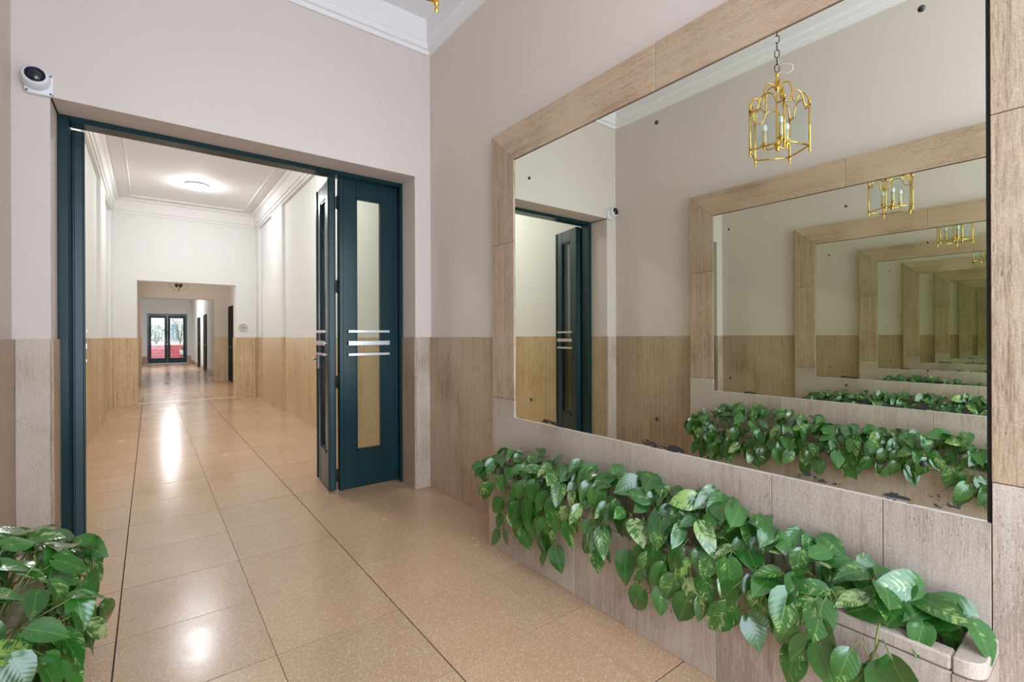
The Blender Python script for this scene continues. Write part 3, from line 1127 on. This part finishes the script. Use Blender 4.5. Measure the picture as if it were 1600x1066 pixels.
# ---------------------------------------------------------------- security camera
sc = empty('security_camera', (-0.478, YB, 2.70), 'small white security camera fixed above the left corner of the doorway', 'camera')
cx0, cz0 = -0.478, 2.715
p = MB()
poly = []
hw_, hh_, rr = 0.058, 0.062, 0.022
for (sx, sz, a0) in ((1, 1, 0), (-1, 1, PI / 2), (-1, -1, PI), (1, -1, 3 * PI / 2)):
    for k in range(5):
        a = a0 + PI / 2 * k / 4
        poly.append((cx0 + sx * (hw_ - rr) + rr * math.cos(a), cz0 + sz * (hh_ - rr) + rr * math.sin(a)))
p.prism(poly, 1, YB - 0.034, YB, 0.003)
put('mounting_plate', p, M_plastic, sc)
aim = Vector((0.06, -0.80, 0.10)).normalized()
zq = aim.to_track_quat('Z', 'Y').to_matrix()
cc = (cx0 - 0.012, YB - 0.030, cz0 + 0.012)
body = MB().lathe([(0.058, -0.004), (0.060, 0.012), (0.058, 0.036), (0.053, 0.058), (0.047, 0.066), (0.042, 0.066)], cc, 28, zq)
bo = put('camera_body', body, M_plastic, sc)
put('bezel_ring', MB().lathe([(0.0425, 0.067), (0.040, 0.069), (0.036, 0.066), (0.034, 0.060)], cc, 28, zq), M_ring, bo)
put('lens', MB().lathe([(0.036, 0.060), (0.030, 0.067), (0.020, 0.072), (0.010, 0.074), (0.0, 0.0745)], cc, 24, zq), M_lens, bo)
for (sx, sz) in ((1, 1), (-1, -1), (1, -1)):
    put('screw', MB().lathe([(0.0, 0.003), (0.0045, 0.0025), (0.0052, 0.0)], (cx0 + sx * 0.047, YB - 0.034, cz0 + sz * 0.050), 8, Matrix.Rotation(PI / 2, 3, 'X')), M_screw, sc)
put('cable', MB().tube([(cx0 + 0.038, YB - 0.008, cz0 - 0.060), (OL - 0.003, YB - 0.006, OZ + 0.002), (OL + 0.004, YB + 0.004, OZ - 0.004), (OL + 0.005, YB + 0.13, OZ - 0.005), (OL + 0.006, 4.05, OZ - 0.005)], 0.0035, 6), M_dark, sc)

# ---------------------------------------------------------------- brass lantern
LX, LY = 0.635, 1.392
ln = empty('hanging_lantern', (LX, LY, 2.43), 'five-sided brass lantern with glass panes and candle bulbs on a chain', 'lantern')
RAD, A0 = 0.176, math.radians(179.6)
ZB, ZP = 2.458, 2.715
vx = [(LX + RAD * math.cos(A0 + 2 * PI * k / 5), LY + RAD * math.sin(A0 + 2 * PI * k / 5)) for k in range(5)]


def rail_top(t):
    a = abs(t - 0.5)
    if a > 0.30:
        return ZP - 0.018
    if a > 0.23:
        return ZP - 0.018 + 0.035 * (0.30 - a) / 0.07
    return ZP + 0.017 + 0.045 * math.sqrt(max(0, 1 - (a / 0.23) ** 2))


for k in range(5):
    a, b = vx[k], vx[(k + 1) % 5]
    po = MB()
    po.tube([(a[0], a[1], ZB - 0.012), (a[0], a[1], ZP)], 0.0065, 8)
    po.lathe([(0.0, 0.03), (0.004, 0.024), (0.009, 0.014), (0.0095, 0.008), (0.004, 0.0), (0.008, -0.004), (0.008, -0.01)], (a[0], a[1], ZP), 10)
    po.lathe([(0.009, 0.008), (0.0095, 0.0), (0.004, -0.008), (0.0075, -0.016), (0.006, -0.024), (0.0, -0.032)], (a[0], a[1], ZB - 0.012), 10)
    put('corner_post', po, M_brass, ln)
    put('bottom_rail', MB().tube([(*a, ZB), (*b, ZB)], 0.0055, 6), M_brass, ln)
    pts = []
    gv = []
    for q in range(21):
        t = q / 20
        x, y = a[0] + (b[0] - a[0]) * t, a[1] + (b[1] - a[1]) * t
        pts.append((x, y, rail_top(t)))
        gv.append((x, y, rail_top(t)))
    put('top_rail', MB().tube(pts, 0.005, 6), M_brass, ln)
    # pane with a little thickness
    nx_, ny_ = (a[1] - b[1]), (b[0] - a[0])
    ll = math.hypot(nx_, ny_)
    nx_, ny_ = nx_ / ll * 0.001, ny_ / ll * 0.001
    gm = MB()
    n = len(gv)
    vs = []
    for s_ in (-1, 1):
        vs += [(x + nx_ * s_, y + ny_ * s_, ZB) for (x, y, z) in gv] + [(x + nx_ * s_, y + ny_ * s_, z) for (x, y, z) in gv]
    fs = [(i, i + 1, n + i + 1, n + i) for i in range(n - 1)] + [(2 * n + i, 3 * n + i, 3 * n + i + 1, 2 * n + i + 1) for i in range(n - 1)]
    gm.add(vs, fs)
    put('glass_pane', gm, M_lglass, ln)
    # scrolled crown arm from post to hub
    ca, sa = math.cos(A0 + 2 * PI * k / 5), math.sin(A0 + 2 * PI * k / 5)
    prof = [(0.174, ZP), (0.168, ZP + 0.037), (0.150, ZP + 0.068), (0.128, ZP + 0.071), (0.110, ZP + 0.046), (0.098, ZP + 0.027), (0.088, ZP + 0.044),
            (0.086, ZP + 0.085), (0.082, ZP + 0.128), (0.068, ZP + 0.161), (0.046, ZP + 0.168), (0.026, ZP + 0.156), (0.014, ZP + 0.149)]
    put('crown_arm', MB().tube([(LX + r * ca, LY + r * sa, z) for r, z in prof], 0.0052, 6), M_brass, ln)
put('hub_stem', MB().lathe([(0.0, -0.02), (0.006, -0.012), (0.014, 0.0), (0.018, 0.012), (0.012, 0.022), (0.008, 0.034), (0.013, 0.046), (0.013, 0.054), (0.007, 0.064),
                            (0.006, 0.086), (0.011, 0.094), (0.011, 0.102), (0.004, 0.112)], (LX, LY, ZP + 0.128), 14), M_brass, ln)
cr = MB().lathe([(0.0, -0.05), (0.006, -0.045), (0.016, -0.03), (0.012, -0.016), (0.02, -0.004), (0.02, 0.004), (0.008, 0.014), (0.006, 0.31)], (LX, LY, ZB + 0.045), 12)
put('centre_rod', cr, M_brass, ln)
for k in range(3):
    aa = math.radians(80) + 2 * PI * k / 3
    bx_, by_ = LX + 0.075 * math.cos(aa), LY + 0.075 * math.sin(aa)
    ar = MB().tube([(LX, LY, ZB + 0.045), (LX + 0.03 * math.cos(aa), LY + 0.03 * math.sin(aa), ZB + 0.022), (LX + 0.06 * math.cos(aa), LY + 0.06 * math.sin(aa), ZB + 0.024), (bx_, by_, ZB + 0.045)], 0.0045, 6)
    ar.lathe([(0.0, -0.022), (0.006, -0.016), (0.009, -0.006), (0.006, 0.0), (0.022, 0.008), (0.024, 0.014), (0.01, 0.014)], (bx_, by_, ZB + 0.045), 12)
    cd = put('candle_arm', ar, M_brass, ln)
    put('candle_sleeve', MB().lathe([(0.0, 0.0), (0.0125, 0.0), (0.0125, 0.085), (0.0, 0.085)], (bx_, by_, ZB + 0.059), 12), M_candle, cd)
    put('bulb', MB().lathe([(0.010, 0.0), (0.0155, 0.010), (0.017, 0.020), (0.0155, 0.032), (0.010, 0.042), (0.0, 0.047)], (bx_, by_, ZB + 0.142), 12), M_bulb, cd)
# chain up to the ceiling
zc = ZP + 0.238
lk = 0
H_, W_ = 0.052, 0.013
while zc < 3.96:
    pts = []
    for q in range(16):
        a = 2 * PI * q / 16
        w_ = W_ * math.cos(a)
        hgt = (H_ - W_ - 0.012) * (1 if math.sin(a) > 0 else -1) * (0.5 if abs(math.sin(a)) > 1e-6 else 0) + W_ * math.sin(a)
        if lk % 2 == 0:
            pts.append((LX + w_ * 0.45, LY + w_ * 0.9, zc + 0.5 * H_ + hgt * 0.9))
        else:
            pts.append((LX + w_ * 0.9, LY - w_ * 0.45, zc + 0.5 * H_ + hgt * 0.9))
    put('chain_link', MB().tube(pts, 0.0028, 6, closed=True), M_chain, ln)
    zc += 0.0455
    lk += 1
put('ceiling_rose', MB().lathe([(0.0, -0.05), (0.012, -0.045), (0.02, -0.03), (0.05, -0.02), (0.058, -0.005), (0.06, 0.0)], (LX, LY, 4.0), 20), M_brass, ln)
zt_ = ZP + 0.225
put('wire', MB().tube([(LX, LY, zt_), (LX - 0.012, LY - 0.03, zt_ + 0.012), (LX - 0.02, LY - 0.055, zt_ - 0.012), (LX - 0.028, LY - 0.085, zt_ + 0.005), (LX - 0.025, LY - 0.082, zt_ + 0.035),
                       (LX - 0.012, LY - 0.045, zt_ + 0.055), (LX - 0.004, LY - 0.012, zt_ + 0.05), (LX + 0.012, LY + 0.01, zt_ + 0.2), (LX, LY + 0.012, zt_ + 0.6), (LX, LY, 3.95)], 0.0026, 6), M_plastic, ln)


# ---------------------------------------------------------------- ceiling lamps
def ceiling_lamp(x, y, zc, strength, col, label, r=0.165):
    root = empty('ceiling_lamp', (x, y, zc - 0.10), label, 'lamp', 'round ceiling lamps of the corridor')
    put('lamp_base', MB().lathe([(0.0, 0.0), (r * 0.8, 0.0), (r * 0.98, -0.012), (r * 1.0, -0.024), (r * 0.95, -0.026), (0.0, -0.026)], (x, y, zc), 32), M_plastic, root)
    pr = [(r * 0.93, -0.027)]
    for q in range(1, 9):
        a = PI / 2 * q / 8
        pr.append((r * 0.93 * math.cos(a), -0.027 - 0.075 * math.sin(a)))
    put('lamp_bowl', MB().lathe(pr, (x, y, zc), 32), lamp_mat('lit_opal_glass', strength, col), root)
    put('finial', MB().lathe([(0.010, 0.0), (0.012, -0.006), (0.006, -0.012), (0.007, -0.020), (0.0, -0.026)], (x, y, zc - 0.103), 10), M_brass, root)
    return root


ceiling_lamp(0.65, 10.15, 3.965, 165, c4(0.94, 0.96, 1.0), 'lit round opal lamp on the corridor ceiling beyond the green door')
ceiling_lamp(0.65, 6.3, 3.965, 200, c4(0.97, 0.99, 0.95), 'added lit opal lamp brightening the near corridor, unseen behind the green door head')  # extra unseen lamp, added to brighten the near corridor walls
ceiling_lamp(0.66, 24.4, 3.38, 430, c4(0.98, 0.98, 1.0), 'lit lamp on the far corridor ceiling, mirrored in the polished floor', 0.15)

# ---------------------------------------------------------------- small fixtures on the archways
hs = empty('wall_ornament', (0.64, 16.85, 2.70), 'dark heart-shaped ornament with brass stem and short rays over the far archway', 'ornament')
hy = 16.85
for s_ in (-1, 1):
    lobe = []
    for q in range(14):
        a = 2 * PI * q / 14
        lobe.append((0.64 + s_ * (0.047 + 0.038 * math.cos(a) - 0.012 * math.sin(a) * -1), 2.765 + 0.062 * math.sin(a)))
    put('heart_half', MB().prism(lobe, 1, hy - 0.05, hy, 0.008), M_darkbrass, hs)
put('stem', MB().tube([(0.64, hy - 0.03, 2.835), (0.64, hy - 0.055, 2.77), (0.64, hy - 0.045, 2.70), (0.64, hy - 0.02, 2.60)], [0.012, 0.014, 0.010, 0.003], 8), M_brass, hs)
for (dx, dz, ang) in ((-0.21, 0.02, 0), (-0.18, -0.06, 0.05), (-0.105, -0.125, 0.9), (0.0, -0.165, PI / 2), (0.105, -0.135, -0.9), (0.18, -0.075, -0.35), (0.205, 0.005, 0)):
    c, s_ = math.cos(ang), math.sin(ang)
    L_, w_ = 0.027, 0.007
    poly = [(0.64 + dx + u * c - w * s_, 2.765 + dz + u * s_ + w * c) for u, w in ((-L_, 0), (0, -w_), (L_, 0), (0, w_))]
    put('ray', MB().prism(poly, 1, hy - 0.012, hy), M_darkbrass, hs)

ck = empty('wall_disc', (1.575, CY1, 1.42), 'small round white disc with grey centre mark on the near archway wall', 'disc')
rotx = Matrix.Rotation(PI / 2, 3, 'X')
put('rim', MB().lathe([(0.085, 0.0), (0.088, 0.012), (0.082, 0.022), (0.074, 0.020), (0.072, 0.012)], (1.575, CY1, 1.505), 28, rotx), M_chrome, ck)
put('face_plate', MB().lathe([(0.074, 0.011), (0.03, 0.016), (0.0, 0.017)], (1.575, CY1, 1.505), 28, rotx), M_grey, ck)
put('centre_mark', BB(1.552, 1.598, CY1 - 0.024, CY1 - 0.016, 1.498, 1.508, 0.001), M_screw, ck)

# ---------------------------------------------------------------- courtyard beyond the end door
put('ground_courtyard', B(-4, 6, 30.15, 42, -0.15, -0.01), M_court, kind='structure')
cw = put('wall_courtyard', B(-4, 6, 38.0, 38.3, 0, 6), M_pinkwall, kind='structure')
for (x0, x1, z0, z1) in ((1.05, 1.45, 1.15, 2.15), (2.2, 2.9, 1.0, 2.4), (-1.6, -0.9, 1.0, 2.4)):
    f = put('window_frame', MB().bbox(x0 - 0.06, x1 + 0.06, 37.95, 38.0, z0 - 0.06, z1 + 0.06, 0.005), M_pot, cw)
    put('window_pane', B(x0, (x0 + x1) / 2 - 0.02, 37.94, 37.95, z0, z1), M_shut, f)
    put('window_pane', B((x0 + x1) / 2 + 0.02, x1, 37.94, 37.95, z0, z1), M_shut, f)
rb = empty('brick_flower_bed', (0.7, 33.0, 0), 'low red brick flower bed in the courtyard behind the end door', 'flower bed')
put('mortar', B(-1.6, 3.0, 33.02, 33.9, 0, 0.88), M_mortar, rb)
mesh0 = None
for c in range(5):
    for i in range(-1, 6):
        x0 = -1.6 + i * 0.78 + (0.39 if c % 2 else 0)
        a, b = max(x0, -1.6), min(x0 + 0.765, 3.0)
        if b - a < 0.1:
            continue
        put('brick', BB(a, b, 33.0, 33.06, 0.02 + c * 0.17, 0.02 + c * 0.17 + 0.150, 0.006), M_red, rb)


def bush(name, label, cx, cy_, cz, rx, rz, n, seed, mat, cat='bush', size=0.13):
    rnd = random.Random(seed)
    root = empty(name, (cx, cy_, cz), label, cat, None)
    m = MB()
    st = MB()
    for q in range(n):
        a, r, z = rnd.uniform(0, 2 * PI), math.sqrt(rnd.random()), rnd.random()
        ww = rx * (0.35 + 0.65 * math.sin(PI * min(z * 0.8 + 0.12, 1)))
        p = Vector((cx + r * ww * math.cos(a), cy_ + r * min(ww, 0.3) * math.sin(a), cz + 0.20 + z * (rz - 0.12)))
        t = Vector((rnd.gauss(0, 1), rnd.gauss(0, 1), rnd.gauss(0.4, 0.7))).normalized()
        s_ = t.orthogonal().normalized()
        s_ = (Matrix.Rotation(rnd.uniform(0, 6), 3, t) @ s_)
        u = t.cross(s_)
        L_ = rnd.uniform(0.6, 1.3) * size
        m.add([p, p + t * L_ * 0.5 + s_ * L_ * 0.17 + u * 0.01, p + t * L_, p + t * L_ * 0.5 - s_ * L_ * 0.17 + u * 0.01], [(0, 1, 2), (0, 2, 3)])
    for q in range(9):
        a = rnd.uniform(0, 2 * PI)
        st.tube([(cx, cy_, cz + 0.001), (cx + 0.3 * rx * math.cos(a), cy_ + 0.06 * math.sin(a), cz + rz * 0.5), (cx + 0.7 * rx * math.cos(a), cy_ + 0.15 * math.sin(a), cz + rz * rnd.uniform(0.7, 1.0))], 0.012, 5)
    put('foliage', m, mat, root, kind='stuff')
    put('stems', st, M_stem, root)


bush('courtyard_shrub', 'feathery grey green shrub in the brick bed, seen through the left door pane', 0.28, 33.45, 0.88, 0.55, 0.95, 420, 5, M_bush)
bush('courtyard_shrub', 'taller sparse shrub in the brick bed, seen through the right door pane', 1.35, 33.5, 0.88, 0.50, 1.5, 300, 6, M_bush, size=0.11)
pt = empty('potted_plant', (1.38, 31.6, 0.0), 'white pot with a small spiky plant before the brick bed outside', 'potted plant')
put('pot', MB().lathe([(0.0, 0.36), (0.09, 0.36), (0.11, 0.38), (0.15, 0.60), (0.155, 0.62), (0.14, 0.62), (0.12, 0.56), (0.0, 0.55)], (1.38, 31.6, 0), 20), M_pot, pt)
put('stand', MB().box(1.27, 1.49, 31.49, 31.71, 0.33, 0.36).tube([(1.29, 31.51, -0.01), (1.29, 31.51, 0.34)], 0.012, 6).tube([(1.47, 31.51, -0.01), (1.47, 31.51, 0.34)], 0.012, 6).tube([(1.29, 31.69, -0.01), (1.29, 31.69, 0.34)], 0.012, 6).tube([(1.47, 31.69, -0.01), (1.47, 31.69, 0.34)], 0.012, 6), M_dark, pt)
rnd = random.Random(8)
for q in range(9):
    a = 2 * PI * q / 9 + rnd.uniform(-0.2, 0.2)
    h_ = rnd.uniform(0.22, 0.4)
    m_ = MB()
    dx, dy = math.cos(a), math.sin(a)
    v = []
    for k in range(5):
        t = k / 4
        w_ = 0.025 * (1 - t) + 0.002
        px, py, pz = 1.38 + dx * 0.16 * t * t + dx * 0.03, 31.6 + dy * 0.16 * t * t + dy * 0.03, 0.56 + h_ * t
        v += [(px - dy * w_, py + dx * w_, pz), (px + dy * w_, py - dx * w_, pz)]
    m_.add(v, [(2 * k, 2 * k + 1, 2 * k + 3, 2 * k + 2) for k in range(4)], True)
    put('blade', m_, MATS['pothos_leaf_marbled'], pt)
